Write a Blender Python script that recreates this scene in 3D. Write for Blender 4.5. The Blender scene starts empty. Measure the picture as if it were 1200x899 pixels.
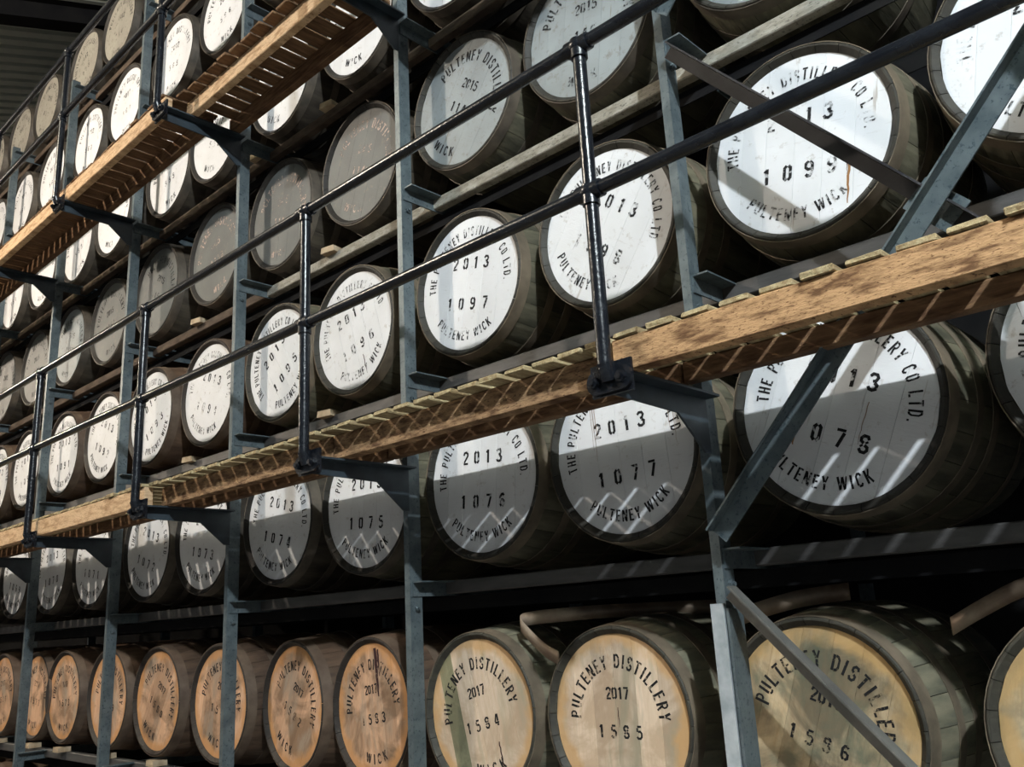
import bpy, bmesh, math, random
from mathutils import Vector, Matrix
random.seed(7)
sc = bpy.context.scene
COL = sc.collection
PI = math.pi

# ------------------------------------------------------------------ camera
def make_camera():
    a, b, g = 0.26266983, 0.05472645, 0.7508689        # pitch, roll, yaw
    yaw = Matrix.Rotation(g, 3, 'Z'); pit = Matrix.Rotation(a, 3, 'X'); rol = Matrix.Rotation(b, 3, 'Y')
    M = yaw @ pit @ rol
    right, fwd, up = M.col[0], M.col[1], M.col[2]
    R = Matrix((right, up, -fwd)).transposed().to_4x4()
    cam = bpy.data.cameras.new('camera')
    cam.sensor_fit = 'HORIZONTAL'; cam.sensor_width = 36.0
    cam.lens = 1040.43 * 36.0 / 1200.0
    cam.clip_start = 0.05; cam.clip_end = 200
    o = bpy.data.objects.new('camera', cam); COL.objects.link(o)
    o.matrix_world = Matrix.Translation((1.50233, -2.48130, -0.65748)) @ R
    sc.camera = o
make_camera()

# ------------------------------------------------------------------ world, lamps, exposure
w = bpy.data.worlds.new('world'); sc.world = w; w.use_nodes = True
w.node_tree.nodes['Background'].inputs[0].default_value = (0.80, 0.92, 1.0, 1)
w.node_tree.nodes['Background'].inputs[1].default_value = 0.095

def lamp(name, loc, watts, colour, size):
    l = bpy.data.lights.new(name, 'POINT'); l.energy = watts; l.color = colour; l.shadow_soft_size = size
    o = bpy.data.objects.new(name, l); COL.objects.link(o); o.location = loc
lamp('aisle_lamp', (4.8, -4.2, 4.1), 2480, (0.86, 0.94, 1.0), 0.07)
lamp('aisle_lamp', (-5.6, -4.2, 4.1), 820, (1.0, 0.86, 0.72), 0.07)
lamp('aisle_lamp', (-15.6, -4.2, 4.1), 1100, (1.0, 0.84, 0.68), 0.07)
vs = sc.view_settings
vs.view_transform = 'Standard'; vs.look = 'None'; vs.gamma = 1.0; vs.use_curve_mapping = False
vs.exposure = 0.10

# ------------------------------------------------------------------ materials
def nodes_of(name):
    m = bpy.data.materials.new(name); m.use_nodes = True
    nt = m.node_tree; return m, nt, nt.nodes['Principled BSDF']
def N(nt, t, **k):
    n = nt.nodes.new(t)
    for a, v in k.items(): setattr(n, a, v)
    return n
def L(nt, a, b): nt.links.new(a, b)
def ramp(nt, src, stops):
    r = N(nt, 'ShaderNodeValToRGB'); e = r.color_ramp.elements
    while len(e) < len(stops): e.new(0.5)
    for x, (p, c) in zip(e, stops): x.position = p; x.color = (*c, 1) if len(c) == 3 else c
    L(nt, src, r.inputs[0]); return r.outputs[0]
def coords(nt, scale, per_object=True):
    """object coordinates, scaled; the noise is shifted by where the thing stands"""
    tc = N(nt, 'ShaderNodeTexCoord'); mp = N(nt, 'ShaderNodeMapping'); mp.inputs['Scale'].default_value = scale
    L(nt, tc.outputs['Object'], mp.inputs['Vector'])
    if not per_object: return mp.outputs[0]
    oi = N(nt, 'ShaderNodeObjectInfo'); ad = N(nt, 'ShaderNodeVectorMath', operation='MULTIPLY_ADD')
    L(nt, oi.outputs['Location'], ad.inputs[0]); ad.inputs[1].default_value = (7.3, 3.1, 5.7); L(nt, mp.outputs[0], ad.inputs[2])
    return ad.outputs[0]
def noise(nt, vec, scale, detail=4, rough=0.55, dist=0.0):
    n = N(nt, 'ShaderNodeTexNoise'); n.inputs['Scale'].default_value = scale; n.inputs['Detail'].default_value = detail
    n.inputs['Roughness'].default_value = rough; n.inputs['Distortion'].default_value = dist
    L(nt, vec, n.inputs['Vector']); return n.outputs['Fac']
def mix(nt, fac, a, b, mode='MIX'):
    n = N(nt, 'ShaderNodeMix', data_type='RGBA', blend_type=mode)
    for s, v in ((n.inputs[0], fac), (n.inputs[6], a), (n.inputs[7], b)):
        if isinstance(v, (int, float)): s.default_value = v
        elif isinstance(v, tuple): s.default_value = (*v, 1)
        else: L(nt, v, s)
    return n.outputs[2]
def math_(nt, op, a, b=0.0, c=0.0):
    n = N(nt, 'ShaderNodeMath', operation=op)
    for s, v in zip(n.inputs, (a, b, c)):
        if isinstance(v, (int, float)): s.default_value = v
        else: L(nt, v, s)
    return n.outputs[0]
def bump(nt, p, h, strength=0.3, dist=0.004):
    b = N(nt, 'ShaderNodeBump'); b.inputs['Strength'].default_value = strength; b.inputs['Distance'].default_value = dist
    L(nt, h, b.inputs['Height']); L(nt, b.outputs[0], p.inputs['Normal'])

def mat_mottled(name, c1, c2, scale=(1, 1, 1), ns=9, rough=0.55, metal=0.0, lo=0.35, hi=0.68, bmp=0.25, spec=0.5, speck=None):
    m, nt, p = nodes_of(name)
    v = coords(nt, scale); f = noise(nt, v, ns)
    col = ramp(nt, f, [(lo, c1), (hi, c2)])
    if speck:
        f2 = noise(nt, v, ns * 5, 3, 0.7); k = ramp(nt, f2, [(0.56, (0, 0, 0)), (0.66, (1, 1, 1))])
        col = mix(nt, k, col, speck)
    L(nt, col, p.inputs['Base Color']); p.inputs['Roughness'].default_value = rough; p.inputs['Metallic'].default_value = metal
    p.inputs['Specular IOR Level'].default_value = spec
    if bmp: bump(nt, p, noise(nt, v, ns * 4), bmp)
    return m

def mat_painted_head(name, base, worn, stain, worn_lo=0.60, worn_hi=0.72):
    """brushed paint over cask-head boards, with scuffs, drips and faint board tone"""
    m, nt, p = nodes_of(name)
    v = coords(nt, (1, 1, 1)); vz = coords(nt, (9, 1, 0.8)); vb = coords(nt, (1, 1, 7))
    oi = N(nt, 'ShaderNodeObjectInfo')
    col = mix(nt, ramp(nt, noise(nt, v, 3.5, 5), [(0.35, (0, 0, 0)), (0.75, (1, 1, 1))]), base, worn)
    col = mix(nt, ramp(nt, noise(nt, vb, 10, 6, 0.7), [(0.62, (0, 0, 0)), (0.8, (0.6, 0.6, 0.6))]), col, stain)
    col = mix(nt, ramp(nt, noise(nt, vz, 5.0, 3, 0.5), [(0.70, (0, 0, 0)), (0.76, (0.75, 0.75, 0.75))]), col, stain)
    col = mix(nt, ramp(nt, noise(nt, v, 26, 4, 0.7), [(worn_lo, (0, 0, 0)), (worn_hi, (0.6, 0.6, 0.6))]), col, stain)
    tone = N(nt, 'ShaderNodeMapRange'); L(nt, oi.outputs['Random'], tone.inputs[0]); tone.inputs[3].default_value = 0.90; tone.inputs[4].default_value = 1.0
    t3 = N(nt, 'ShaderNodeCombineColor')
    for i in range(3): L(nt, tone.outputs[0], t3.inputs[i])
    col = mix(nt, 1.0, col, t3.outputs[0], 'MULTIPLY')
    L(nt, col, p.inputs['Base Color']); p.inputs['Roughness'].default_value = 0.55; p.inputs['Specular IOR Level'].default_value = 0.35
    bump(nt, p, noise(nt, vb, 30, 5), 0.25, 0.003)
    return m

def mat_wood_head(name, pale, mid, dark, green, rim, blotchy=False):
    m, nt, p = nodes_of(name)
    v = coords(nt, (1, 1, 1)); vz = coords(nt, (14, 1, 1.6)); tc = N(nt, 'ShaderNodeTexCoord'); oi = N(nt, 'ShaderNodeObjectInfo')
    col = mix(nt, ramp(nt, noise(nt, vz, 4, 6, 0.65), [(0.32, (0, 0, 0)), (0.72, (1, 1, 1))]), pale, mid)
    col = mix(nt, ramp(nt, noise(nt, v, 5, 5, 0.6, 0.6), [(0.46, (0, 0, 0)), (0.60, (0.85, 0.85, 0.85))]), col, dark)
    gv = coords(nt, (1.3, 1, 1.0) if blotchy else (3.2, 1, 0.9))
    col = mix(nt, ramp(nt, noise(nt, gv, 6.0 if blotchy else 2.2, 5, 0.6, 0.5), [(0.46 if blotchy else 0.52, (0, 0, 0)), (0.66, (0.8, 0.8, 0.8))]), col, green)
    tone = N(nt, 'ShaderNodeMapRange'); L(nt, oi.outputs['Random'], tone.inputs[0]); tone.inputs[3].default_value = 0.72; tone.inputs[4].default_value = 1.08
    t3 = N(nt, 'ShaderNodeCombineColor')
    for i in range(3): L(nt, tone.outputs[0], t3.inputs[i])
    col = mix(nt, 1.0, col, t3.outputs[0], 'MULTIPLY')
    # bare orange oak where the painter's brush never reached, next to the staves
    sx = N(nt, 'ShaderNodeSeparateXYZ'); L(nt, tc.outputs['Object'], sx.inputs[0])
    r2 = math_(nt, 'SQRT', math_(nt, 'ADD', math_(nt, 'MULTIPLY', sx.outputs[0], sx.outputs[0]), math_(nt, 'MULTIPLY', sx.outputs[2], sx.outputs[2])))
    r2 = math_(nt, 'ADD', r2, math_(nt, 'MULTIPLY', math_(nt, 'SUBTRACT', noise(nt, v, 9, 3), 0.5), 0.16))
    col = mix(nt, ramp(nt, r2, [(0.245, (0, 0, 0)), (0.285, (0.75, 0.75, 0.75))]), col, rim)
    L(nt, col, p.inputs['Base Color']); p.inputs['Roughness'].default_value = 0.7; p.inputs['Specular IOR Level'].default_value = 0.25
    bump(nt, p, noise(nt, vz, 18, 5), 0.35, 0.004)
    return m

def mat_letter(name, colour, lo, hi):
    m, nt, p = nodes_of(name)
    p.inputs['Base Color'].default_value = (*colour, 1); p.inputs['Roughness'].default_value = 0.75; p.inputs['Specular IOR Level'].default_value = 0.2
    v = coords(nt, (1, 1, 1)); f = noise(nt, v, 55, 4, 0.7)
    f2 = noise(nt, v, 9, 2); f = math_(nt, 'ADD', math_(nt, 'MULTIPLY', f, 0.6), math_(nt, 'MULTIPLY', f2, 0.4))
    a = ramp(nt, f, [(lo, (1, 1, 1)), (hi, (0.05, 0.05, 0.05))]); L(nt, a, p.inputs['Alpha'])
    return m

M = {}
M['steel'] = mat_mottled('galvanised_steel', (0.075, 0.098, 0.108), (0.135, 0.164, 0.174), ns=14, rough=0.5, metal=0.35, bmp=0.1, speck=(0.04, 0.062, 0.074))
M['steel_pale'] = mat_mottled('pale_galvanised_steel', (0.34, 0.38, 0.40), (0.55, 0.58, 0.60), ns=18, rough=0.45, metal=0.3, bmp=0.1)
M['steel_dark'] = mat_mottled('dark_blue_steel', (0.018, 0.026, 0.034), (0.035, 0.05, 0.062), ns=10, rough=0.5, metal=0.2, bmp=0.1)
M['steel_shaded'] = mat_mottled('shaded_brace_steel', (0.022, 0.022, 0.025), (0.045, 0.045, 0.05), ns=9, rough=0.5, metal=0.2, bmp=0.1)  # shade cast by the brace's upper leg is put into the steel colour
M['steel_grey'] = mat_mottled('dull_grey_brace_steel', (0.10, 0.098, 0.09), (0.17, 0.165, 0.15), ns=9, rough=0.5, metal=0.2, bmp=0.1)
M['pipe'] = mat_mottled('black_gloss_pipe', (0.005, 0.006, 0.009), (0.012, 0.014, 0.018), ns=16, rough=0.25, bmp=0.3, spec=0.4)
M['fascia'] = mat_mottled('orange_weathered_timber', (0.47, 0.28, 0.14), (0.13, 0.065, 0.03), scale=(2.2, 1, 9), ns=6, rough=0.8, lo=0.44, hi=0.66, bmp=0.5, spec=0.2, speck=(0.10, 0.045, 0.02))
M['fascia_lit'] = mat_mottled('lamplit_walkway_timber', (0.62, 0.43, 0.26), (0.34, 0.20, 0.10), scale=(2.2, 1, 9), ns=6, rough=0.8, lo=0.44, hi=0.70, bmp=0.5, spec=0.2, speck=(0.25, 0.14, 0.07))  # paler copy of the fascia timber, lamplight put into the colour
M['fascia_shaded'] = mat_mottled('shaded_weathered_timber', (0.33, 0.205, 0.11), (0.10, 0.052, 0.026), scale=(2.2, 1, 9), ns=6, rough=0.8, lo=0.42, hi=0.66, bmp=0.5, spec=0.2, speck=(0.07, 0.035, 0.018))  # darker copy of the fascia, shade under the slat overhang put into the colour
M['slat'] = mat_mottled('aged_deck_timber', (0.44, 0.36, 0.21), (0.22, 0.15, 0.075), scale=(6, 1, 6), ns=7, rough=0.85, bmp=0.5, spec=0.2, speck=(0.12, 0.10, 0.05))
M['slat_brown'] = mat_mottled('dark_brown_deck_timber', (0.20, 0.115, 0.06), (0.10, 0.055, 0.028), scale=(6, 1, 6), ns=7, rough=0.85, bmp=0.5, spec=0.2)
M['stringer'] = mat_mottled('brown_stringer_timber', (0.19, 0.11, 0.058), (0.075, 0.037, 0.019), scale=(1.6, 1, 10), ns=6, rough=0.85, bmp=0.4, spec=0.2)
M['runner_pale'] = mat_mottled('pale_dusty_runner', (0.36, 0.34, 0.29), (0.20, 0.18, 0.14), scale=(1, 1, 3), ns=12, rough=0.85, bmp=0.4, spec=0.2, speck=(0.12, 0.11, 0.09))
M['runner_brown'] = mat_mottled('brown_runner_timber', (0.10, 0.072, 0.052), (0.05, 0.036, 0.027), scale=(1, 1, 3), ns=10, rough=0.85, bmp=0.4, spec=0.2)
M['runner_dark'] = mat_mottled('dark_steel_runner', (0.05, 0.048, 0.046), (0.09, 0.085, 0.082), scale=(0.6, 1, 3), ns=8, rough=0.55, metal=0.2, bmp=0.2)
M['chock'] = mat_mottled('sawn_chock_timber', (0.46, 0.36, 0.24), (0.28, 0.20, 0.12), ns=14, rough=0.8, bmp=0.3)
M['white'] = mat_painted_head('white_painted_boards', (0.78, 0.79, 0.81), (0.66, 0.665, 0.67), (0.40, 0.36, 0.32), 0.60, 0.72)
M['cream'] = mat_painted_head('dimmed_cream_boards', (0.36, 0.34, 0.285), (0.27, 0.25, 0.21), (0.10, 0.09, 0.07), 0.54, 0.66)  # top-row heads get less lamplight; that dimness is put into the colour
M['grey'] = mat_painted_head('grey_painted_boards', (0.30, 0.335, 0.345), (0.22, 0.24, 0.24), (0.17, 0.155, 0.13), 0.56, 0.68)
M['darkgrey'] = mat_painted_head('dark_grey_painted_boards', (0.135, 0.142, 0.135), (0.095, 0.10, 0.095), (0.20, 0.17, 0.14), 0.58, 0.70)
M['wood'] = mat_wood_head('pale_oak_boards', (0.74, 0.59, 0.45), (0.62, 0.465, 0.325), (0.50, 0.36, 0.24), (0.40, 0.36, 0.25), (0.55, 0.32, 0.13))
M['woodorange'] = mat_wood_head('orange_oak_boards', (0.68, 0.43, 0.275), (0.50, 0.285, 0.165), (0.22, 0.135, 0.08), (0.36, 0.29, 0.22), (0.55, 0.27, 0.10))
M['woodgreen'] = mat_wood_head('mossy_oak_boards', (0.56, 0.44, 0.28), (0.44, 0.31, 0.17), (0.17, 0.135, 0.085), (0.14, 0.16, 0.11), (0.48, 0.30, 0.12), True)
def stave_mat(name, c1, c2):
    m, nt, p = nodes_of(name)
    v = coords(nt, (5, 1, 5)); oi = N(nt, 'ShaderNodeObjectInfo')
    col = ramp(nt, noise(nt, v, 4), [(0.35, c1), (0.68, c2)])
    tone = N(nt, 'ShaderNodeMapRange'); L(nt, oi.outputs['Random'], tone.inputs[0]); tone.inputs[3].default_value = 0.75; tone.inputs[4].default_value = 1.15
    t3 = N(nt, 'ShaderNodeCombineColor')
    for i in range(3): L(nt, tone.outputs[0], t3.inputs[i])
    col = mix(nt, 1.0, col, t3.outputs[0], 'MULTIPLY')
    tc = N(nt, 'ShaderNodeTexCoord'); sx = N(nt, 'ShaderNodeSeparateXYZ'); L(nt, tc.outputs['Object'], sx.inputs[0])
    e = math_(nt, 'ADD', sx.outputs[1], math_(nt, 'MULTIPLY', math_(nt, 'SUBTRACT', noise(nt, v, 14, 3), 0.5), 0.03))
    col = mix(nt, ramp(nt, e, [(0.018, (0.85, 0.85, 0.85)), (0.030, (0, 0, 0))]), col, (0.020, 0.018, 0.016))     # near-black front end of the chime
    L(nt, col, p.inputs['Base Color']); p.inputs['Roughness'].default_value = 0.6; p.inputs['Specular IOR Level'].default_value = 0.3
    bump(nt, p, noise(nt, v, 16), 0.4); return m
M['woodmoss'] = mat_wood_head('green_stained_board', (0.30, 0.28, 0.17), (0.23, 0.22, 0.13), (0.15, 0.14, 0.085), (0.19, 0.195, 0.115), (0.28, 0.22, 0.11))
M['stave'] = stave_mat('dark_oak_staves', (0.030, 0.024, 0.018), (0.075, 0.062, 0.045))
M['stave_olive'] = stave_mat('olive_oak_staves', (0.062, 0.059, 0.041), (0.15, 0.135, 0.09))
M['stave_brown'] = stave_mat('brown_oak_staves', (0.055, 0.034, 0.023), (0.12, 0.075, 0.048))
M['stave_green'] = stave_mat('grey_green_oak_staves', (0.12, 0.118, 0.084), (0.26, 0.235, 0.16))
M['hoop'] = mat_mottled('dull_hoop_iron', (0.07, 0.06, 0.048), (0.15, 0.122, 0.092), ns=9, rough=0.55, metal=0.35, bmp=0.2)
M['hoop_brown'] = mat_mottled('brown_hoop_iron', (0.11, 0.088, 0.062), (0.21, 0.165, 0.115), ns=9, rough=0.6, metal=0.25, bmp=0.3)
M['hoop_rust'] = mat_mottled('rusty_hoop_iron', (0.085, 0.055, 0.038), (0.16, 0.115, 0.08), ns=9, rough=0.65, metal=0.3, bmp=0.3)
M['strap'] = mat_mottled('bright_rusty_strap', (0.17, 0.115, 0.08), (0.30, 0.235, 0.17), ns=9, rough=0.5, metal=0.4, bmp=0.3)
M['black'] = mat_letter('black_stencil_ink', (0.012, 0.012, 0.013), 0.53, 0.60)
M['rust_run'] = mat_letter('rust_run', (0.30, 0.15, 0.06), 0.55, 0.66)
M['brown_run'] = mat_letter('thin_brown_run', (0.30, 0.22, 0.17), 0.52, 0.64)
M['wine_run'] = mat_letter('dark_wine_run', (0.045, 0.018, 0.018), 0.56, 0.66)
M['blackworn'] = mat_letter('worn_black_stencil_ink', (0.015, 0.015, 0.016), 0.47, 0.55)
M['pink'] = mat_letter('faded_pink_stencil_ink', (0.50, 0.38, 0.32), 0.46, 0.54)
M['roof'] = mat_mottled('dull_green_grey_sheeting', (0.38, 0.41, 0.36), (0.46, 0.49, 0.43), ns=2, rough=0.6, metal=0.1, bmp=0)
M['dark'] = mat_mottled('near_black_surface', (0.008, 0.008, 0.009), (0.014, 0.0135, 0.013), ns=3, rough=0.95, bmp=0.2, spec=0.05)  # near-black paints in the deep shade behind the casks; roof beams share it
M['concrete'] = mat_mottled('warehouse_concrete', (0.16, 0.155, 0.15), (0.24, 0.235, 0.225), ns=2, rough=0.9, bmp=0.2)
M['bolt'] = M['steel']

# ------------------------------------------------------------------ mesh helpers
def empty(name, loc, label=None, cat=None, group=None):
    o = bpy.data.objects.new(name, None); COL.objects.link(o); o.location = loc; o.empty_display_size = 0.1
    if label: o['label'] = label
    if cat: o['category'] = cat
    if group: o['group'] = group
    return o
def tag(o, label, cat, group=None):
    o['label'] = label; o['category'] = cat
    if group: o['group'] = group
    return o
def to_mesh(name, bm, smooth=False, angle=None):
    bmesh.ops.recalc_face_normals(bm, faces=bm.faces[:])
    me = bpy.data.meshes.new(name); bm.to_mesh(me); bm.free()
    if smooth:
        for p in me.polygons: p.use_smooth = True
        if angle: me.set_sharp_from_angle(angle=angle)
    return me
def place(name, me, material, parent=None, loc=(0, 0, 0), rot=(0, 0, 0)):
    o = bpy.data.objects.new(name, me); COL.objects.link(o)
    o.parent = parent; o.location = loc; o.rotation_euler = rot
    if material is not None:
        if not me.materials: me.materials.append(None)
        o.material_slots[0].link = 'OBJECT'; o.material_slots[0].material = material
    return o
def add_box(bm, x0, x1, y0, y1, z0, z1, bev=0.0):
    r = bmesh.ops.create_cube(bm, size=1.0)
    for v in r['verts']:
        v.co = Vector(((x0 + x1) / 2 + v.co.x * (x1 - x0), (y0 + y1) / 2 + v.co.y * (y1 - y0), (z0 + z1) / 2 + v.co.z * (z1 - z0)))
    if bev:
        es = list({e for v in r['verts'] for e in v.link_edges})
        bmesh.ops.bevel(bm, geom=es, offset=bev, segments=1, affect='EDGES', profile=0.7)
def box(name, x0, x1, y0, y1, z0, z1, mat, parent=None, bev=0.0):
    """box object whose origin sits at its own centre"""
    bm = bmesh.new(); cx, cy, cz = (x0 + x1) / 2, (y0 + y1) / 2, (z0 + z1) / 2
    add_box(bm, x0 - cx, x1 - cx, y0 - cy, y1 - cy, z0 - cz, z1 - cz, bev)
    p = parent.location if parent else Vector((0, 0, 0))
    return place(name, to_mesh(name, bm), mat, parent, (cx - p.x, cy - p.y, cz - p.z))
def add_prism(bm, pts, d, t):
    """extrude polygon pts (list of 3D) along vector d"""
    a = [bm.verts.new(p) for p in pts]; b = [bm.verts.new(Vector(p) + Vector(d)) for p in pts]
    n = len(pts); bm.faces.new(a); bm.faces.new(b[::-1])
    for i in range(n): bm.faces.new((a[i], b[i], b[(i + 1) % n], a[(i + 1) % n]))
def add_tube(bm, p0, p1, r, seg=16, caps=True):
    p0, p1 = Vector(p0), Vector(p1); d = (p1 - p0).normalized()
    u = d.orthogonal().normalized(); v = d.cross(u); A, B = [], []
    for i in range(seg):
        a = 2 * PI * i / seg; o = (u * math.cos(a) + v * math.sin(a)) * r
        A.append(bm.verts.new(p0 + o)); B.append(bm.verts.new(p1 + o))
    for i in range(seg): bm.faces.new((A[i], A[(i + 1) % seg], B[(i + 1) % seg], B[i]))
    if caps: bm.faces.new(A[::-1]); bm.faces.new(B)
def add_ball(bm, c, r, sx=1, sy=1, sz=1, u=14, v=9):
    q = bmesh.ops.create_uvsphere(bm, u_segments=u, v_segments=v, radius=r)
    for k in q['verts']: k.co = Vector((k.co.x * sx + c[0], k.co.y * sy + c[1], k.co.z * sz + c[2]))
def lathe_y(prof, seg=48, close=True):
    """revolve a closed (r, y) profile about the Y axis"""
    bm = bmesh.new(); rings = []
    for r, y in prof:
        rings.append([bm.verts.new((r * math.cos(2 * PI * i / seg), y, r * math.sin(2 * PI * i / seg))) for i in range(seg)])
    n = len(rings)
    for k in range(n if close else n - 1):
        A, B = rings[k], rings[(k + 1) % n]
        for i in range(seg): bm.faces.new((A[i], A[(i + 1) % seg], B[(i + 1) % seg], B[i]))
    return bm

# ------------------------------------------------------------------ setting
def setting():
    def struct(name, x0, x1, y0, y1, z0, z1, mat):
        o = box(name, x0, x1, y0, y1, z0, z1, mat); o['kind'] = 'structure'; return o
    struct('floor', -30, 8, -9, 2.6, -2.60, -2.45, M['concrete'])
    struct('wall_back', -30, 8, 2.4, 2.6, -2.45, 8.5, M['dark'])
    # profiled roof sheeting on a 20 degree pitch, ribs running up the slope
    bm = bmesh.new(); pts = []; x = -34.0
    while x < 8:
        pts += [(x, 0.0), (x + 0.10, 0.0), (x + 0.125, 0.055), (x + 0.18, 0.055)]; x += 0.205
    for a, b in zip(pts[:-1], pts[1:]):
        bm.faces.new([bm.verts.new((a[0], -6.2, a[1])), bm.verts.new((b[0], -6.2, b[1])), bm.verts.new((b[0], 2.75, b[1])), bm.verts.new((a[0], 2.75, a[1]))])
    bmesh.ops.remove_doubles(bm, verts=bm.verts[:], dist=1e-4)
    P = math.radians(20)
    o = place('ceiling', to_mesh('ceiling', bm), M['roof'], None, (0, 0, 6.05), (P, 0, 0)); o['kind'] = 'structure'
    md = o.modifiers.new('thickness', 'SOLIDIFY'); md.thickness = 0.02; md.offset = 1
    for i, x in enumerate((-16.9, -7.62, 1.6)):
        bm = bmesh.new()
        add_box(bm, -0.11, 0.11, -6.2, 2.5, -0.26, -0.245); add_box(bm, -0.008, 0.008, -6.2, 2.5, -0.245, -0.02); add_box(bm, -0.11, 0.11, -6.2, 2.5, -0.02, -0.004)
        o = place('trim_%d' % (i + 1), to_mesh('roof_beam', bm), M['dark'], None, (x, 0, 6.05), (P, 0, 0)); o['kind'] = 'structure'
setting()

# ------------------------------------------------------------------ rack frame
POSTX = [3.02, 1.51, 0.0, -1.50, -3.02, -4.54, -6.01, -7.53, -9.05, -10.57]
LEVEL = [-2.30, -1.385, -0.468, 0.447, 1.372, 2.29, 3.265, 4.175]     # tops of the cross members
ROWZ = {0: -1.875, 1: -1.005, 2: -0.059, 3: 0.843, 4: 1.768, 5: 2.684, 6: 3.662, 7: 4.564}
ZT, ZB = 4.24, -2.45
rack = empty('barrel_rack', (0, 0, ZB), 'tall blue-grey galvanised steel rack carrying all the stacked casks', 'rack')
def rp(o):   # put a world-placed part under the rack
    o.parent = rack; o.location = Vector(o.location) - Vector(rack.location); return o
def upright_mesh():
    bm = bmesh.new(); h = ZT - ZB
    add_box(bm, 0, 0.034, 0, 0.006, 0, h); add_box(bm, 0.028, 0.034, 0.006, 0.066, 0, h); add_box(bm, 0.0, 0.028, 0.060, 0.066, 0, h)
    return to_mesh('upright', bm)
def bolt_mesh():
    bm = bmesh.new(); add_tube(bm, (0, 0, 0), (0.012, 0, 0), 0.013, 6); add_tube(bm, (0.012, 0, 0), (0.02, 0, 0), 0.007, 8)
    return to_mesh('bolt', bm)
UPM = upright_mesh(); BOLT = bolt_mesh()
def cross_mesh():
    bm = bmesh.new()
    add_box(bm, 0, 0.006, 0, 1.05, -0.062, -0.006); add_box(bm, 0, 0.062, 0, 1.05, -0.006, 0)
    return to_mesh('cross_member', bm)
CRM = cross_mesh()
for x in POSTX:
    u = rp(place('upright', UPM, M['steel'], None, (x, 0, ZB)))
    for z in LEVEL:
        rp(place('cross_member', CRM, M['steel'], None, (x + 0.034, 0.012, z)))
        if -7 < x < 2 and -1.5 < z < 3.5: place('bolt', BOLT, M['bolt'], u, (0.034, 0.035, z - 0.11 - ZB))
    rp(place('rear_upright', UPM, M['steel'], None, (x, 1.07, ZB)))
# heavier lower leg clamped to the near upright
o = rp(box('splice_angle', -0.016, 0.030, -0.012, -0.003, ZB, -0.635, M['steel_pale']))
o = rp(box('splice_web', 0.036, 0.046, -0.010, 0.075, ZB, -0.650, M['steel']))
# runners along the rack under every row
for k, z in ROWZ.items():
    t = LEVEL[k] - 0.002
    
    for a, b in zip(POSTX[:-1], POSTX[1:]):
        m = M['runner_pale'] if k == 4 and b > -3.1 else M['runner_brown'] if k >= 4 else M['runner_dark']
        rp(box('runner', b + 0.036 + 0.0, a + 0.032, 0.200, 0.250, t - 0.052, t + 0.004, m, None, 0.004))
    for y in (0.26, 0.72):
        bm = bmesh.new()
        add_box(bm, POSTX[-1], POSTX[0], y, y + 0.006, -0.120, -0.062); add_box(bm, POSTX[-1], POSTX[0], y + 0.006, y + 0.06, -0.068, -0.062)
        rp(place('beam', to_mesh('beam', bm), M['dark'], None, (0, 0, t)))
    rp(box('rear_runner', POSTX[-1], POSTX[0], 0.735, 0.79, t - 0.06, t + 0.012, M['dark']))
# cross bracing in the right-hand bay
def brace(name, a, b, y, mat):
    """steel angle from a to b in the XZ plane, one leg flat, the other standing out along its upper edge"""
    a, b = Vector((a[0], 0, a[1])), Vector((b[0], 0, b[1])); d = b - a; n = d.length
    bm = bmesh.new(); add_box(bm, 0, n, 0, 0.006, -0.024, 0.024); add_box(bm, 0, n, -0.042, 0, 0.018, 0.024)
    o = place(name, to_mesh(name, bm), mat, None, (a.x, y, a.z), (0, -math.atan2(d.z, d.x), 0)); return rp(o)
def brace_up(name, a, b, y, mat):
    a, b = Vector((a[0], 0, a[1])), Vector((b[0], 0, b[1])); d = b - a; n = d.length
    bm = bmesh.new(); add_box(bm, 0, n, 0, 0.006, -0.03, 0.03); add_box(bm, 0, n, -0.04, 0, 0.024, 0.03)
    o = place(name, to_mesh(name, bm), mat, None, (a.x, y, a.z), (0, -math.atan2(d.z, d.x), 0)); return rp(o)
brace('brace', (0.06, 1.295), (1.50, -0.37), -0.018, M['steel_shaded']); brace_up('brace', (0.075, -0.437), (1.50, 1.09), -0.066, M['steel'])
brace('brace', (0.06, 2.98), (1.50, 1.36), -0.018, M['steel_shaded']); brace_up('brace', (0.075, 1.42), (1.50, 2.95), -0.066, M['steel'])
brace('brace', (0.06, -0.602), (1.50, -2.10), -0.012, M['steel_grey']); brace_up('brace', (0.075, -2.30), (1.50, -0.62), 0.03, M['steel'])
bm = bmesh.new(); add_box(bm, -0.075, 0.075, 0, 0.006, -0.05, 0.05)
GP = to_mesh('gusset_plate', bm)
for zc in (0.39, 2.13): rp(place('gusset_plate', GP, M['steel'], None, (0.84, -0.0255, zc), (0, math.radians(48), 0)))

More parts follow.
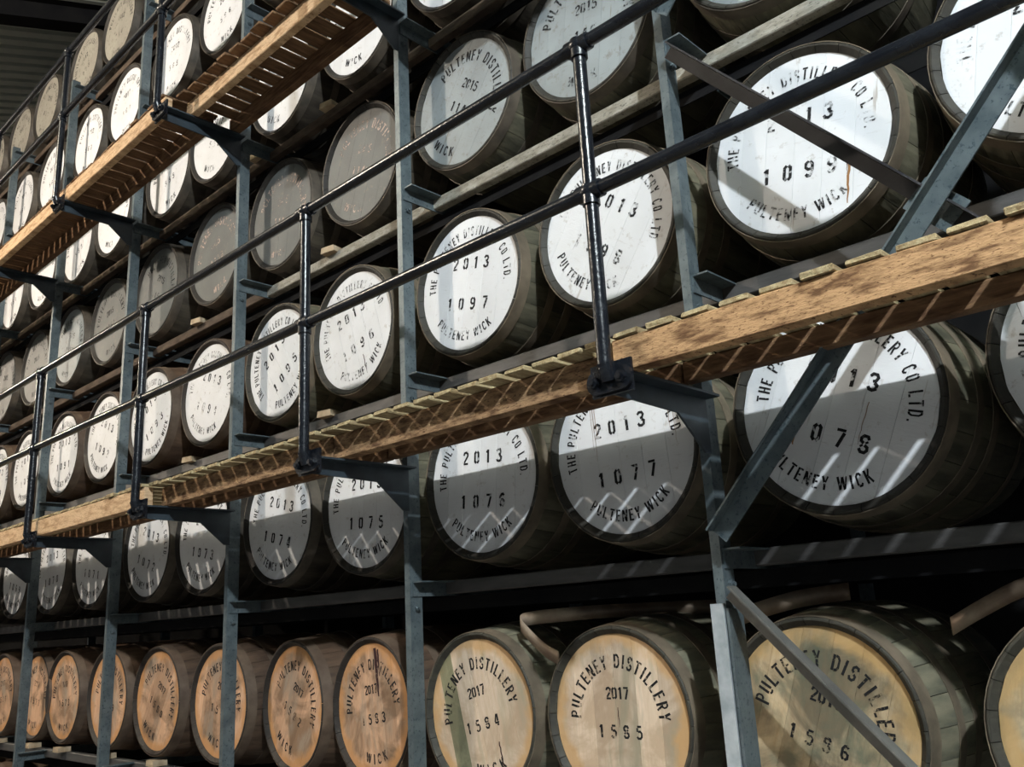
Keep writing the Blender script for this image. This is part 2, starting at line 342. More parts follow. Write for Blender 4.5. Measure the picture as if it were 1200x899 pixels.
# ------------------------------------------------------------------ walkways and guard rails
RAILX = [3.05, 1.54, 0.042, -1.47, -2.99, -4.515, -5.99, -7.50, -9.02, -10.54]
def bracket_mesh(yo):
    bm = bmesh.new()
    pts = [(0, -yo - 0.02, 0), (0, 0.0, 0), (0, 0.0, -0.185), (0, -0.03, -0.185), (0, -0.17, -0.072), (0, -yo - 0.02, -0.062)]
    add_prism(bm, pts, (0.008, 0, 0), 0)
    add_box(bm, 0.008, 0.06, -yo - 0.02, 0.0, -0.008, 0.0)
    return to_mesh('walkway_bracket', bm)
SLATM = []
for i in range(6):
    r = random.Random(i); bm = bmesh.new(); w_ = 0.050 + r.uniform(-0.002, 0.002)
    add_box(bm, -w_, w_, -0.17 + r.uniform(-0.006, 0.006), 0.17 + r.uniform(-0.01, 0.01), 0, 0.017, 0.003)
    for v in bm.verts: v.co.z += r.uniform(-0.0015, 0.0015); v.co.y += r.uniform(-0.003, 0.003)
    SLATM.append(to_mesh('slat', bm))
def walkway(name, zb, yo, bays, label, blabel):
    wk = empty(name, (0, 0, zb), label, 'walkway')
    def wp(o): o.parent = wk; o.location = Vector(o.location) - Vector((0, 0, zb)); return o
    BR = bracket_mesh(yo); upper = zb > 1; gap = 0.024 if upper else 0.027; sm = M['slat_brown' if upper else 'slat']
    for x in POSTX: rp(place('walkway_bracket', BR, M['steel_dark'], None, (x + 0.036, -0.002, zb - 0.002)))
    for a, b in zip(POSTX[:-1], POSTX[1:]):
        x1, x0 = a + 0.03, b + 0.03
        kind = bays.get(round(b, 2), 'flush')
        rc = random.Random(int(b * 100))
        if kind == 'flush': ys, yf, yi, ye = -yo - 0.005, -yo, -0.14, -0.138
        elif kind == 'recess': ys, yf, yi, ye = -yo + 0.015, -yo + 0.088, -0.125, -0.123
        else: ys, yf, yi, ye = -yo + 0.06, -yo + 0.128, -0.035, -0.030
        fm = M['fascia_lit' if b < -3.1 or upper else 'fascia_shaded' if kind == 'recess' else 'fascia']
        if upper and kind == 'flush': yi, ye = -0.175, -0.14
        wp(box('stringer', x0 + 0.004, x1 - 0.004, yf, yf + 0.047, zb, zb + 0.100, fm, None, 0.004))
        if not upper:
            yi, ye = -0.062, -0.060 if b > -3.1 else -0.010
            if b > -3.1: wp(box('edge_board', x0 + 0.004, x1 - 0.004, yi + 0.006, -0.008, zb + 0.086, zb + 0.117, M['stringer'], None, 0.003))
        wp(box('stringer', x0 + 0.004, x1 - 0.004, yi - 0.045, yi, zb if upper else zb + 0.032, zb + 0.100, M['stringer'], None, 0.004))
        n = 13; pitch = (x1 - x0) / n
        for i in range(n):
            x = x0 + pitch * (i + 0.5)
            o = place('slat', SLATM[rc.randrange(6)], sm, None, (x + rc.uniform(-0.002, 0.002), (ys + ye) / 2 + rc.uniform(-0.004, 0.004), zb + 0.1015))
            o.scale = ((pitch - gap) / 0.1, (ye - ys) / 0.34, 1); o.rotation_euler = (0, 0, rc.uniform(-0.006, 0.006)); wp(o)
    return wk
ZL, ZU = 0.017, 2.306
WL = walkway('timber_walkway', ZL, 0.477, {-1.5: 'recess', -3.02: 'recess'}, 'long slatted timber walkway crossing the middle of the rack at brace height', 'lower')
WU = walkway('timber_walkway', ZU, 0.483, {-3.02: 'deep'}, 'slatted timber walkway seen from below at the upper left', 'upper')

RR = 0.0215
def railing(zb, zm, zt, y, label):
    g = empty('guard_rail', (0, y, zb), label, 'railing')
    pm = bmesh.new(); add_tube(pm, (0, 0, 0), (0, 0, zt - zb), RR, 16); PM = to_mesh('rail_post', pm, True, 0.7)
    bm = bmesh.new(); add_ball(bm, (0, 0, 0), 0.034, 1.05, 0.95, 0.85); add_tube(bm, (-0.042, 0, 0), (0.042, 0, 0), 0.028, 14); add_tube(bm, (0, 0, -0.045), (0, 0, 0.02), 0.0275, 14)
    BM_ = to_mesh('ball_fitting', bm, True, 0.7)
    bm = bmesh.new()
    pts = []
    for i in range(24):
        a = 2 * PI * i / 24; cx = 0.045 if math.cos(a) > 0 else -0.045
        pts.append((cx + 0.034 * math.cos(a), 0.032, -0.03 + 0.036 * math.sin(a)))
    add_prism(bm, pts, (0, -0.014, 0), 0); add_box(bm, -0.072, 0.072, 0.032, 0.042, -0.070, 0.025)
    BP = to_mesh('base_plate', bm)
    bm = bmesh.new(); add_tube(bm, (0, 0, 0), (0, -0.014, 0), 0.018, 6); add_tube(bm, (0, -0.014, 0), (0, -0.022, 0), 0.010, 8); BB = to_mesh('bolt', bm)
    bm = bmesh.new(); add_tube(bm, (0, 0.018, -0.03), (0, 0, 0.02), 0.0265, 14); SK = to_mesh('socket', bm, True, 0.7)
    for x in RAILX:
        p = place('rail_post', PM, M['pipe'], g, (x, 0, 0))
        place('ball_fitting', BM_, M['pipe'], p, (0, 0, zm - zb)); place('ball_fitting', BM_, M['pipe'], p, (0, 0, zt - zb))
        b = place('base_plate', BP, M['pipe'], p, (0.0, -0.008, 0.0))
        place('socket', SK, M['pipe'], p, (0, 0, 0))
        for s in (-0.048, 0.048): place('bolt', BB, M['pipe'], p, (s, 0.010, -0.030))
    for nm, z in (('top_rail', zt), ('middle_rail', zm)):
        bm = bmesh.new(); add_tube(bm, (RAILX[-1], 0, 0), (RAILX[0], 0, 0), RR, 18)
        place(nm, to_mesh(nm, bm, True, 0.7), M['pipe'], g, (0, 0, z - zb))
    return g
railing(0.022, 0.576, 1.080, -0.526, 'black pipe guard rail standing along the outer edge of the lower walkway')
railing(2.315, 2.968, 3.486, -0.532, 'black pipe guard rail along the upper walkway at upper left')

# ------------------------------------------------------------------ stencil lettering
def mir(p): return [(0.6 - x, y) for x, y in p]
V1 = [(.09, 0), (.09, 1)]; V2 = [(.51, 0), (.51, 1)]
HL = [(.25, .95), (.11, .80), (.11, .20), (.25, .05)]
Pb = ([(.22, .94), (.40, .92), (.51, .80), (.51, .62), (.40, .50), (.22, .49)], .12)
S1 = [(.52, .76), (.44, .92), (.22, .94), (.09, .80), (.11, .64), (.27, .55)]; S2 = [(.33, .45), (.50, .36), (.52, .20), (.40, .06), (.18, .07), (.07, .24)]
G = {
 'P': (.6, [V1, Pb]), 'U': (.6, [[(.09, 1), (.09, .22)], [(.51, 1), (.51, .22)], ([(.12, .10), (.3, .05), (.48, .10)], .11)]),
 'L': (.56, [V1, ([(.22, .06), (.54, .06)], .12)]), 'T': (.6, [[(.3, 0), (.3, .84)], ([(.0, .94), (.6, .94)], .12)]),
 'E': (.56, [V1, ([(.22, .94), (.52, .94)], .12), ([(.22, .51), (.46, .51)], .11), ([(.22, .06), (.54, .06)], .12)]),
 'N': (.62, [[(.08, 0), (.08, 1)], [(.54, 0), (.54, 1)], ([(.17, .92), (.45, .08)], .15)]),
 'Y': (.6, [[(.06, 1), (.25, .55)], ([(.54, 1), (.35, .55)], .12), [(.3, 0), (.3, .46)]]),
 'D': (.62, [V1, ([(.22, .95), (.40, .91), (.53, .74), (.53, .26), (.40, .09), (.22, .05)], .14)]),
 'I': (.26, [[(.13, 0), (.13, 1)]]), 'S': (.6, [(S1, .14), (S2, .14)]),
 'R': (.6, [V1, Pb, ([(.30, .43), (.53, 0)], .15)]), 'H': (.6, [V1, V2, ([(.2, .5), (.4, .5)], .11)]),
 'C': (.6, [([(.52, .76), (.42, .93), (.25, .94), (.10, .78), (.10, .22), (.25, .06), (.42, .07), (.52, .24)], .14)]),
 'O': (.6, [(HL, .15), (mir(HL), .15)]), 'K': (.6, [V1, ([(.22, .50), (.50, 1)], .13), ([(.27, .50), (.53, 0)], .15)]),
 'W': (.86, [[(.04, 1), (.20, .04)], ([(.25, .08), (.42, .95)], .11), [(.46, .95), (.62, .04)], ([(.67, .08), (.82, 1)], .11)]),
 '0': (.6, [(HL, .16), (mir(HL), .16)]), '1': (.4, [[(.24, 0), (.24, 1)], ([(.05, .78), (.17, .93)], .10)]),
 '2': (.6, [([(.08, .72), (.14, .90), (.34, .95), (.50, .84), (.50, .66), (.13, .17)], .14), ([(.06, .06), (.54, .06)], .13)]),
 '3': (.6, [([(.07, .80), (.20, .94), (.42, .92), (.51, .76), (.42, .58), (.25, .54)], .14), ([(.36, .47), (.53, .34), (.49, .13), (.32, .05), (.14, .09), (.05, .24)], .15)]),
 '4': (.6, [([(.34, 1), (.06, .33)], .12), ([(.06, .26), (.58, .26)], .12), [(.43, .38), (.43, 1)], [(.43, 0), (.43, .16)]]),
 '5': (.6, [([(.14, .94), (.52, .94)], .13), ([(.13, .84), (.12, .55)], .12), ([(.20, .55), (.40, .58), (.53, .44), (.52, .18), (.38, .05), (.18, .06), (.06, .18)], .14)]),
 '6': (.6, [([(.50, .82), (.40, .94), (.24, .92), (.11, .72), (.11, .24), (.25, .05)], .15), ([(.34, .05), (.51, .18), (.51, .42), (.36, .55), (.21, .52)], .14)]),
 '7': (.6, [([(.05, .94), (.56, .94)], .13), ([(.50, .82), (.24, 0)], .16)]),
 '8': (.6, [(S1, .14), (S2, .14), ([(.36, .56), (.5, .66)], .1), ([(.24, .46), (.1, .34)], .1)]),
 '9': (.6, [([(.10, .18), (.20, .06), (.36, .08), (.49, .28), (.49, .76), (.35, .95)], .15), ([(.26, .95), (.09, .82), (.09, .58), (.24, .45), (.39, .48)], .14)]),
 '.': (.22, [([(.11, .0), (.11, .16)], .16)]), ' ': (.34, []),
}
def stroke(bm, pts, wd, f):
    n = len(pts); P = [Vector(p) for p in pts]; Lp, Rp = [], []
    for i in range(n):
        d1 = (P[i] - P[i - 1]).normalized() if i else (P[1] - P[0]).normalized()
        d2 = (P[i + 1] - P[i]).normalized() if i < n - 1 else d1
        t = (d1 + d2).normalized(); nn = Vector((-t.y, t.x)); k = wd / 2 / max(0.5, t.dot(d1))
        Lp.append(bm.verts.new(f(P[i] + nn * k))); Rp.append(bm.verts.new(f(P[i] - nn * k)))
    for i in range(n - 1): bm.faces.new((Lp[i], Rp[i], Rp[i + 1], Lp[i + 1]))
def glyph(bm, ch, f):
    for s in G[ch][1]:
        if isinstance(s, tuple): stroke(bm, s[0], s[1] * 1.22, f)
        else: stroke(bm, s, 0.215, f)
YL = 0.0190      # lettering sits just proud of the head boards
def arc_text(bm, txt, r, a0, a1, h, bottom=False, wx=1.0):
    wd = [G[c][0] * h * wx for c in txt]; total = sum(wd); span = math.radians(abs(a1 - a0)) * r
    gap = (span - total) / max(1, len(txt) - 1); pos = 0.0
    for c, wdt in zip(txt, wd):
        mid = (pos + wdt / 2) / span; a = math.radians(a0 + (a1 - a0) * mid)
        rad = Vector((math.cos(a), math.sin(a))); tan = Vector((math.sin(a), -math.cos(a)))
        if bottom: up, right = -rad, -tan
        else: up, right = rad, tan
        org = rad * r
        def f(p, c=c, up=up, right=right, org=org):
            q = org + right * ((p.x - G[c][0] / 2) * h * wx) + up * ((p.y - 0.5) * h); return (q.x, YL, q.y)
        glyph(bm, c, f); pos += wdt + gap
def line_text(bm, txt, cx, cz, h, step, wx=1.0):
    n = len(txt)
    for i, c in enumerate(txt):
        ox = cx + (i - (n - 1) / 2) * step
        def f(p, c=c, ox=ox): return (ox + (p.x - G[c][0] / 2) * h * wx, YL, cz + (p.y - 0.5) * h)
        glyph(bm, c, f)
def lettering(style, number):
    bm = bmesh.new()
    if style == 'wood':
        arc_text(bm, 'PULTENEY DISTILLERY', 0.205, 180, 0, 0.050, wx=0.82)
        line_text(bm, '2017', 0, 0.090, 0.043, 0.027); line_text(bm, number, 0.0, -0.045, 0.046, 0.058); arc_text(bm, 'WICK', 0.225, -112, -68, 0.045, True)
    elif style == 'white':
        arc_text(bm, 'THE PULTENEY DISTILLERY CO LTD.', 0.240, 190, 0, 0.042, wx=0.72)
        line_text(bm, '2013', 0, 0.090, 0.055, 0.066); line_text(bm, number, 0.005, -0.095, 0.056, 0.076, 1.0); arc_text(bm, 'PULTENEY WICK', 0.240, -133, -47, 0.042, True, 0.8)
    elif style == 'grey':
        arc_text(bm, 'PULTENEY DISTILLERY', 0.225, 165, 0, 0.052, wx=0.8)
        line_text(bm, '2015', 0, 0.085, 0.046, 0.030); line_text(bm, number, 0.0, -0.035, 0.048, 0.042); arc_text(bm, 'WICK', 0.240, -108, -72, 0.044, True)
    elif style == 'short':
        arc_text(bm, 'PULTENEY DISTILLERY', 0.225, 170, 10, 0.048, wx=0.8)
        line_text(bm, '2012', 0, 0.095, 0.046, 0.034); line_text(bm, number, 0.0, -0.060, 0.044, 0.058); arc_text(bm, 'WICK', 0.235, -108, -72, 0.044, True)
    bmesh.ops.recalc_face_normals(bm, faces=bm.faces[:])
    return to_mesh('lettering', bm)

# ------------------------------------------------------------------ casks
LEN, RCH, RIN, RB = 0.88, 0.333, 0.306, 0.374
HEADY = 0.019
def rad(y):
    t = (y / LEN - 0.5) * 2; return RB - (RB - RCH) * (abs(t) ** 2.0)
YS = [0.006, 0.03, 0.06, 0.14, 0.24, 0.34, 0.44, 0.54, 0.64, 0.74, 0.82, 0.868]
def body_profile():
    p = [(RIN, 0.017), (RCH - 0.010, 0.0), (RCH - 0.004, 0.0)] + [(rad(y), y) for y in YS] + [(RCH - 0.006, LEN), (RIN, LEN), (RIN - 0.004, LEN - 0.05), (RIN - 0.004, 0.05)]
    return p
BODY = to_mesh('body', lathe_y(body_profile(), 40), True, 0.6)
NST = 24
def stave_mesh():
    bm = bmesh.new(); g = 0.0011; secs = []
    prof = body_profile(); half = PI / NST
    rings = []
    for k in (-1, -0.5, 0.5, 1):
        ring = []
        for r, y in prof:
            a = k * half - (g / r if k > 0.6 else -g / r if k < -0.6 else 0)
            rr = r - (0.0009 if abs(k) > 0.6 and r > RIN + 0.002 else 0)
            ring.append(bm.verts.new((rr * math.sin(a), y, rr * math.cos(a))))
        rings.append(ring)
    n = len(prof)
    for A, B in zip(rings[:-1], rings[1:]):
        for i in range(n): bm.faces.new((A[i], A[(i + 1) % n], B[(i + 1) % n], B[i]))
    bm.faces.new(rings[0]); bm.faces.new(rings[-1][::-1])
    return to_mesh('stave', bm)
STAVE = stave_mesh()
def hoop_mesh(y0, y1, th=0.0035):
    p = [(rad(y0) + 0.0008, y0), (rad(y1) + 0.0008, y1), (rad(y1) + th, y1), (rad(y0) + th, y0)]
    return to_mesh('hoop', lathe_y(p, 48), True, 0.5)
HOOPS = [hoop_mesh(0.003, 0.056), hoop_mesh(0.165, 0.205), hoop_mesh(0.275, 0.32), hoop_mesh(0.56, 0.605), hoop_mesh(0.81, 0.868)]
def disc_mesh():
    bm = bmesh.new(); R = RIN - 0.001; n = 48
    a = [bm.verts.new((R * math.cos(2 * PI * i / n), HEADY + 0.001, R * math.sin(2 * PI * i / n))) for i in range(n)]
    b = [bm.verts.new((v.co.x, HEADY + 0.022, v.co.z)) for v in a]
    bm.faces.new(a); bm.faces.new(b[::-1])
    for i in range(n): bm.faces.new((a[i], a[(i + 1) % n], b[(i + 1) % n], b[i]))
    return to_mesh('head', bm)
DISC = disc_mesh()
CUTS = [-RIN, -0.205, -0.115, -0.012, 0.085, 0.190, RIN]
def board_mesh(x0, x1):
    R = RIN - 0.001; x0 = max(x0 + 0.0003, -R + 1e-4); x1 = min(x1 - 0.0003, R - 1e-4); n = 9
    xs = [x0 + (x1 - x0) * i / n for i in range(n + 1)]
    out = [(x, math.sqrt(max(0, R * R - x * x))) for x in xs] + [(x, -math.sqrt(max(0, R * R - x * x))) for x in xs[::-1]]
    bm = bmesh.new(); c = ((x0 + x1) / 2)
    def ring(y, s): return [bm.verts.new((c + (x - c) * s, y, z * (1 - (1 - s) * 0.2))) for x, z in out]
    A = ring(HEADY + 0.001, 0.993); A2 = ring(HEADY + 0.0022, 1.0); B = ring(HEADY + 0.022, 1.0); m = len(out)
    bm.faces.new(A); bm.faces.new(B[::-1])
    for P, Q in ((A, A2), (A2, B)):
        for i in range(m): bm.faces.new((P[i], P[(i + 1) % m], Q[(i + 1) % m], Q[i]))
    return to_mesh('head_board', bm)
BOARDS = [board_mesh(a, b) for a, b in zip(CUTS[:-1], CUTS[1:])]

LET = {}
def drip_mesh(x, z0, z1, wd):
    """a dried run of liquid down the head, tapering to a bead"""
    bm = bmesh.new(); r = random.Random(int(x * 1000) + int(z0 * 100)); A = []; n = 9
    for i in range(n + 1):
        t = i / n; z = z0 + (z1 - z0) * t; w_ = wd * (0.35 + 0.65 * abs(math.sin(2.2 * t + 0.6))) * (1 - 0.5 * t); xx = x + r.uniform(-0.002, 0.002)
        A.append((bm.verts.new((xx - w_ / 2, YL - 0.0003, z)), bm.verts.new((xx + w_ / 2, YL - 0.0003, z))))
    for a, b in zip(A[:-1], A[1:]): bm.faces.new((a[0], a[1], b[1], b[0]))
    return to_mesh('drip_mark', bm)
def cask(x, y, z, roll, head, style, number, ink, stave, hoop, near, label, group, s=1.02, yaw=0.0, boards=None, marks=()):
    c = empty('cask', (x, y, z), label, 'cask', group); c.rotation_euler = (0, -math.radians(roll), math.radians(yaw)); c.scale = (s, 1, s)
    if near:
        off = random.random()
        for i in range(NST):
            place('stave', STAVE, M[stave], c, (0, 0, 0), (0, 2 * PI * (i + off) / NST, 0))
        for bi, b in enumerate(BOARDS): place('head_board', b, M[(boards or {}).get(bi, head)], c)
    else:
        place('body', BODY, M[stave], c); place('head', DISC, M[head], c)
    for h in HOOPS[:4]: place('hoop', h, M[hoop], c)
    if style:
        k = (style, number)
        if k not in LET: LET[k] = lettering(style, number)
        place('lettering', LET[k], M[ink], c)['kind'] = 'stuff'
    for x, z0, z1, wd, mk in marks:
        place('drip_mark', drip_mesh(x, z0, z1, wd), M[mk], c)
    return c

ORD = ['first', 'second', 'third', 'fourth', 'fifth', 'sixth', 'seventh', 'eighth', 'ninth', 'tenth', 'eleventh', 'twelfth', 'thirteenth', 'fourteenth']
rj = random.Random(21)
YF = 0.141       # front edge of the casks behind the uprights
# row 1: bare oak heads below the lower walkway
row1 = [(0.985, '1587', -14, 'woodgreen', 1), (0.200, '1586', -20, 'woodgreen', 1), (-0.552, '1585', 0, 'wood', 1), (-1.256, '1584', 14, 'wood', 1), (-1.967, '1583', 8, 'woodorange', 1),
        (-2.61, '1582', -28, 'woodorange', 1), (-3.352, '1581', -12, 'woodorange', 1), (-4.117, '1580', -30, 'woodorange', 1), (-4.842, '1579', -10, 'woodorange', 0),
        (-5.607, '1578', 4, 'woodorange', 0), (-6.18, '1577', -8, 'woodorange', 0), (-6.93, '1576', 6, 'woodorange', 0), (-7.68, '1575', 0, 'woodorange', 0)]
for i, (x, num, roll, hd, near) in enumerate(row1):
    read = i in (1, 2, 3, 4, 5)
    lab = {1: 'mossy oak cask head stencilled 1586, behind the lowest diagonal brace', 2: 'clean pale oak cask head stencilled 1585, left of the near upright',
           3: 'oak cask head stencilled 1584, right of the second upright', 4: 'oak cask head stencilled 1583, partly behind the second upright',
           5: 'tilted orange oak cask head stencilled 1582 in the bottom row'}[i] if read else \
          ('bare oak cask cut by the right edge in the bottom row' if i == 0 else 'orange oak cask, %s from the right in the bottom row of oak heads' % ORD[i])
    st = 'stave_green' if i < 4 else 'stave_brown'
    cask(x, 0.160, -1.006, roll, hd, 'wood', num, 'black', st, 'hoop_brown' if i < 4 else 'hoop_rust', near, lab, 'oak casks in the bottom row', 0.955, {4: -4.0, 5: -5.0}.get(i, 0.0), {3: {1: 'woodmoss'}}.get(i),
         {4: [(0.062, 0.275, 0.05, 0.030, 'wine_run'), (0.085, 0.265, 0.14, 0.016, 'wine_run')], 3: [(0.075, -0.13, -0.25, 0.008, 'wine_run')], 2: [(0.0, 0.04, -0.03, 0.004, 'wine_run')]}.get(i, ()))
# row 0: only the tops of these show at the lower left
for i, x in enumerate((-3.9, -4.66, -5.42, -6.18, -6.94, -7.7)):
    cask(x, 0.160, ROWZ[0], rj.uniform(-20, 20), 'woodorange', 'wood', str(1470 + i), 'black', 'stave_brown', 'hoop_rust', 0,
         'brown cask whose top shows under the bottom oak row, %s from the right' % ORD[i], 'casks under the bottom oak row', 0.97)
# row 2: white heads half shaded under the lower walkway
row2 = [(1.184, '1079', 10), (0.396, '1078', -24), (-0.425, '1077', 3), (-1.164, '1076', -5), (-1.966, '1075', -4), (-2.743, '1074', -14), (-3.576, '1073', -10), (-4.305, '1072', -18),
        (-5.227, '1071', -8), (-5.992, '1070', 5), (-6.777, '1069', -12), (-7.572, '1068', 8)]
for i, (x, num, roll) in enumerate(row2):
    read = i in (1, 2, 3, 4, 5)
    lab = {1: 'large white cask head stencilled 1078, behind the dark diagonal brace under the walkway', 2: 'white cask head stencilled 1077 under the nearest walkway bracket',
           3: 'half-shaded white cask head stencilled 1076, right of the second upright', 4: 'half-shaded white cask head stencilled 1075, left of the second upright',
           5: 'half-shaded white cask head stencilled 1074, right of the third upright'}[i] if read else \
          ('white cask beneath the lower walkway, cut by the right edge' if i == 0 else 'white cask beneath the lower walkway, %s from the right' % ORD[i])
    cask(x, YF + rj.uniform(-.008, .008), ROWZ[2], roll, 'white', 'white', num, 'black', 'stave_olive' if i < 5 else 'stave', 'hoop_brown' if i < 4 else 'hoop', i < 5, lab, 'white casks beneath the lower walkway',
         marks={2: [(-0.115, 0.25, -0.02, 0.004, 'brown_run'), (-0.125, 0.25, 0.02, 0.003, 'brown_run'), (-0.105, 0.25, 0.06, 0.003, 'rust_run'), (0.215, 0.16, 0.03, 0.004, 'brown_run'), (0.235, 0.14, -0.03, 0.003, 'brown_run')],
                1: [(0.10, 0.03, -0.10, 0.004, 'brown_run'), (-0.10, -0.08, -0.15, 0.014, 'rust_run')]}.get(i, ()))
# row 3: white heads above the lower walkway
row3 = [(1.184, '1100', -12), (0.405, '1099', -11), (-0.412, '1098', -36), (-1.200, '1097', -13), (-2.052, '1096', 17), (-2.765, '1095', 36), (-3.576, '1094', -20), (-4.370, '1093', 30), (-5.171, '1092', -24),
        (-5.939, '1091', 0), (-6.767, '1090', 12), (-7.541, '1089', -8), (-8.336, '1088', 10)]
for i, (x, num, roll) in enumerate(row3):
    read = i in (2, 3, 4, 5, 6)
    lab = {2: 'tilted bright white cask head behind the nearest rail post', 3: 'bright white cask head stencilled 1097, right of the second upright',
           4: 'bright white cask head stencilled 1096, left of the second upright', 5: 'bright white cask head stencilled 1095, behind the second rail post',
           6: 'bright white cask head stencilled 1094, beside the third upright'}[i] if read else \
          ('bright white cask above the lower walkway, cut by the upper right edge' if i == 0 else
           'largest bright white cask, crossed by the dark diagonal steel brace' if i == 1 else 'bright white cask above the lower walkway, %s from the right' % ORD[i])
    cask(x, YF + rj.uniform(-.008, .008), ROWZ[3] + (0.03 if i == 0 else 0), roll, 'white', 'white', num, 'blackworn' if i in (0, 1, 2, 4, 6) else 'black', 'stave_olive' if i < 6 else 'stave_brown', 'hoop_brown' if i < 6 else 'hoop_rust', i < 6, lab, 'bright white casks above the lower walkway',
         marks={1: [(0.175, -0.10, -0.235, 0.010, 'rust_run'), (0.17, -0.06, -0.14, 0.003, 'wine_run')], 4: [(0.03, -0.16, -0.27, 0.006, 'wine_run')]}.get(i, ()))
# row 4: grey heads
row4 = [(0.379, '145', 0, 'grey', 'black'), (-0.427, '146', -9, 'grey', 'blackworn'), (-1.183, '1147', -38, 'grey', 'black'), (-1.978, '1148', -20, 'darkgrey', 'pink'), (-2.766, '1149', -8, 'darkgrey', 'pink'),
        (-3.538, '1150', 14, 'darkgrey', 'pink'), (-4.370, '1151', -30, 'darkgrey', 'blackworn'), (-5.210, '1152', 10, 'darkgrey', 'blackworn'), (-5.978, '1153', -16, 'grey', 'blackworn'),
        (-6.777, '1154', 5, 'darkgrey', 'blackworn'), (-7.572, '1155', -8, 'darkgrey', 'blackworn'), (-8.387, '1156', 0, 'darkgrey', 'blackworn')]
for i, (x, num, roll, hd, ink) in enumerate(row4):
    lab = {0: 'grey cask cut by the top edge right of the near upright', 1: 'light grey cask stencilled 2015 146 beside the near upright', 2: 'light grey cask head stencilled 2015 and 1147',
           3: 'dark grey cask with faded pink lettering ending in WICK', 4: 'dark grey cask with faded pink figures 149'}.get(i, 'dull grey cask in the grey row, %s from the right' % ORD[i])
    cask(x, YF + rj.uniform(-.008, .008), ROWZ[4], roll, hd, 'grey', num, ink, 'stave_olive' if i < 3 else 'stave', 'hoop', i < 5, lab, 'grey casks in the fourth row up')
# row 5: white heads just under the upper walkway
row5 = [(-1.222, '559', -10), (-2.008, '558', -11), (-2.796, '557', -23), (-3.617, '556', -18), (-4.310, '555', 10), (-5.248, '554', -14), (-5.988, '553', 20), (-6.807, '552', -6), (-7.572, '551', 12), (-8.387, '550', -5), (-9.203, '549', 4)]
for i, (x, num, roll) in enumerate(row5):
    lab = {0: 'white cask whose lower rim dips in at the top edge, next to 558'}.get(i, {1: 'white cask stencilled 558 under the upper walkway, biggest shown there', 2: 'white cask stencilled 557, second biggest under the upper walkway', 3: 'white cask stencilled 556 left of the third upright under the upper walkway'}[i] if i in (1, 2, 3) else 'white cask under the upper walkway, %s from the right' % ORD[i])
    cask(x, YF + rj.uniform(-.008, .008), ROWZ[5], roll, 'white', 'short', num, 'blackworn', 'stave', 'hoop', i == 1, lab, 'white casks under the upper walkway')
# row 6 and row 7: above the upper walkway
row6 = [(-2.781, '567', 0), (-3.546, '566', 8), (-4.321, '565', -6), (-5.156, '564', 5), (-5.943, '563', -10), (-6.782, '562', 4), (-7.551, '561', 0), (-8.336, '560', -7), (-9.101, '559', 6)]
for i, (x, num, roll) in enumerate(row6):
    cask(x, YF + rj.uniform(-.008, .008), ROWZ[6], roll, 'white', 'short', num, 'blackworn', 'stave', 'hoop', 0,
         'white cask standing above the upper walkway, %s from the right' % ORD[i], 'white casks above the upper walkway')
row7 = [(-4.616, '475', 0), (-5.421, '474', -12), (-6.165, '473', 20), (-7.113, '472', -30), (-7.867, '471', 8), (-8.642, '470', 0), (-9.406, '469', 5)]
for i, (x, num, roll) in enumerate(row7):
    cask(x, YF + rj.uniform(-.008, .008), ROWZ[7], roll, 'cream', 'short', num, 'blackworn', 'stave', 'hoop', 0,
         'dimmed cream cask in the topmost row, %s from the right' % ORD[i], 'dimmed cream casks in the topmost row')

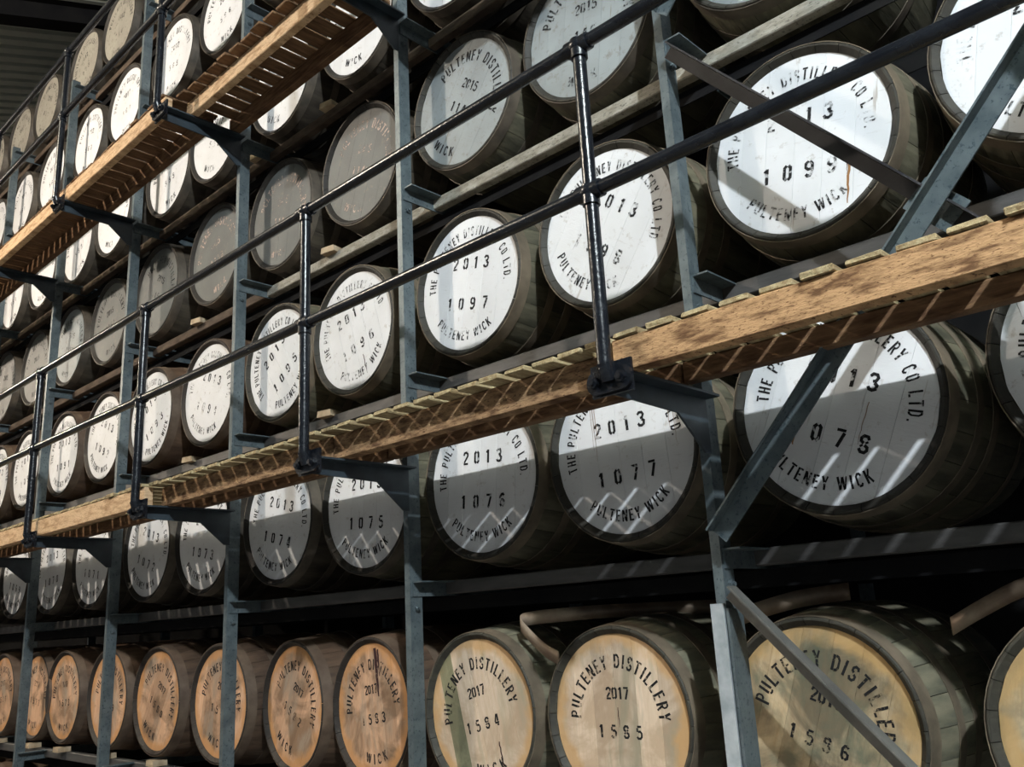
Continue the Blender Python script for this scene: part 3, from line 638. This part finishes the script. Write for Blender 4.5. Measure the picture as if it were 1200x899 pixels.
# ------------------------------------------------------------------ timber chocks under the bottom oak row, loose hoops
bm = bmesh.new(); add_prism(bm, [(-0.05, 0, 0), (0.05, 0, 0), (0.044, 0, 0.034), (-0.044, 0, 0.034)], (0, 0.09, 0), 0); CH = to_mesh('timber_chock', bm)
for i, (x, num, *_r) in enumerate(row1[4:12]):
    o = place('timber_chock', CH, M['chock'], None, (x + 0.01, 0.14, -1.381))
    tag(o, 'pale timber chock beneath the bottom-row oak cask %s from the right' % ORD[i + 4], 'chock', 'timber chocks under the bottom oak row')
for k, xs in ((4, (-2.3, -3.8)), (5, (-2.32, -3.1)), (3, (-2.33, -3.84))):
    for q, x in enumerate(xs):
        o = place('timber_chock', CH, M['chock'], None, (x, 0.16, LEVEL[k] - 0.0055), (0, 0, 0.2))
        tag(o, 'small timber wedge on the runner under the %s row, %s' % ({3: 'bright white', 4: 'grey', 5: 'high white'}[k], ('nearer one', 'farther one')[q]), 'wedge', 'timber wedges on the runners')
def strap(path, wd, mat, label):
    bm = bmesh.new(); P = [Vector(p) for p in path]; A = []
    # smooth the path with Catmull-Rom
    Q = []
    for i in range(len(P) - 1):
        p0, p1, p2, p3 = P[max(i - 1, 0)], P[i], P[i + 1], P[min(i + 2, len(P) - 1)]
        for k in range(6):
            t = k / 6; Q.append(0.5 * ((2 * p1) + (p2 - p0) * t + (2 * p0 - 5 * p1 + 4 * p2 - p3) * t * t + (3 * p1 - p0 - 3 * p2 + p3) * t ** 3))
    Q.append(P[-1]); c = Q[0].copy()
    for q in Q: A.append((bm.verts.new(q - c + Vector((0, 0, wd / 2))), bm.verts.new(q - c - Vector((0, 0, wd / 2)))))
    for a, b in zip(A[:-1], A[1:]): bm.faces.new((a[0], b[0], b[1], a[1]))
    o = place('loose_hoop', to_mesh('loose_hoop', bm, True, 0.8), mat, None, c); md = o.modifiers.new('thickness', 'SOLIDIFY'); md.thickness = 0.003; md.offset = 0
    return tag(o, label, 'hoop', 'loose iron hoops lying on the oak casks')
strap([(-0.84, 0.21, -0.80), (-0.91, 0.205, -0.765), (-0.99, 0.20, -0.70), (-1.025, 0.20, -0.660), (-0.99, 0.225, -0.645), (-0.85, 0.28, -0.638), (-0.7, 0.40, -0.634), (-0.3, 0.74, -0.640)], 0.052, M['strap'],
      'bent loose iron hoop sticking up between oak casks 1584 and 1585')
strap([(-0.16, 0.28, -0.70), (-0.02, 0.29, -0.662), (0.12, 0.32, -0.632), (0.27, 0.36, -0.618)], 0.055, M['strap'], 'rusty loose hoop lying over the top of oak cask 1586')
strap([(0.58, 0.30, -0.735), (0.68, 0.29, -0.685), (0.80, 0.29, -0.635), (0.95, 0.31, -0.612), (1.15, 0.34, -0.620)], 0.05, M['strap'], 'rusty loose hoop over the oak cask at the right edge')
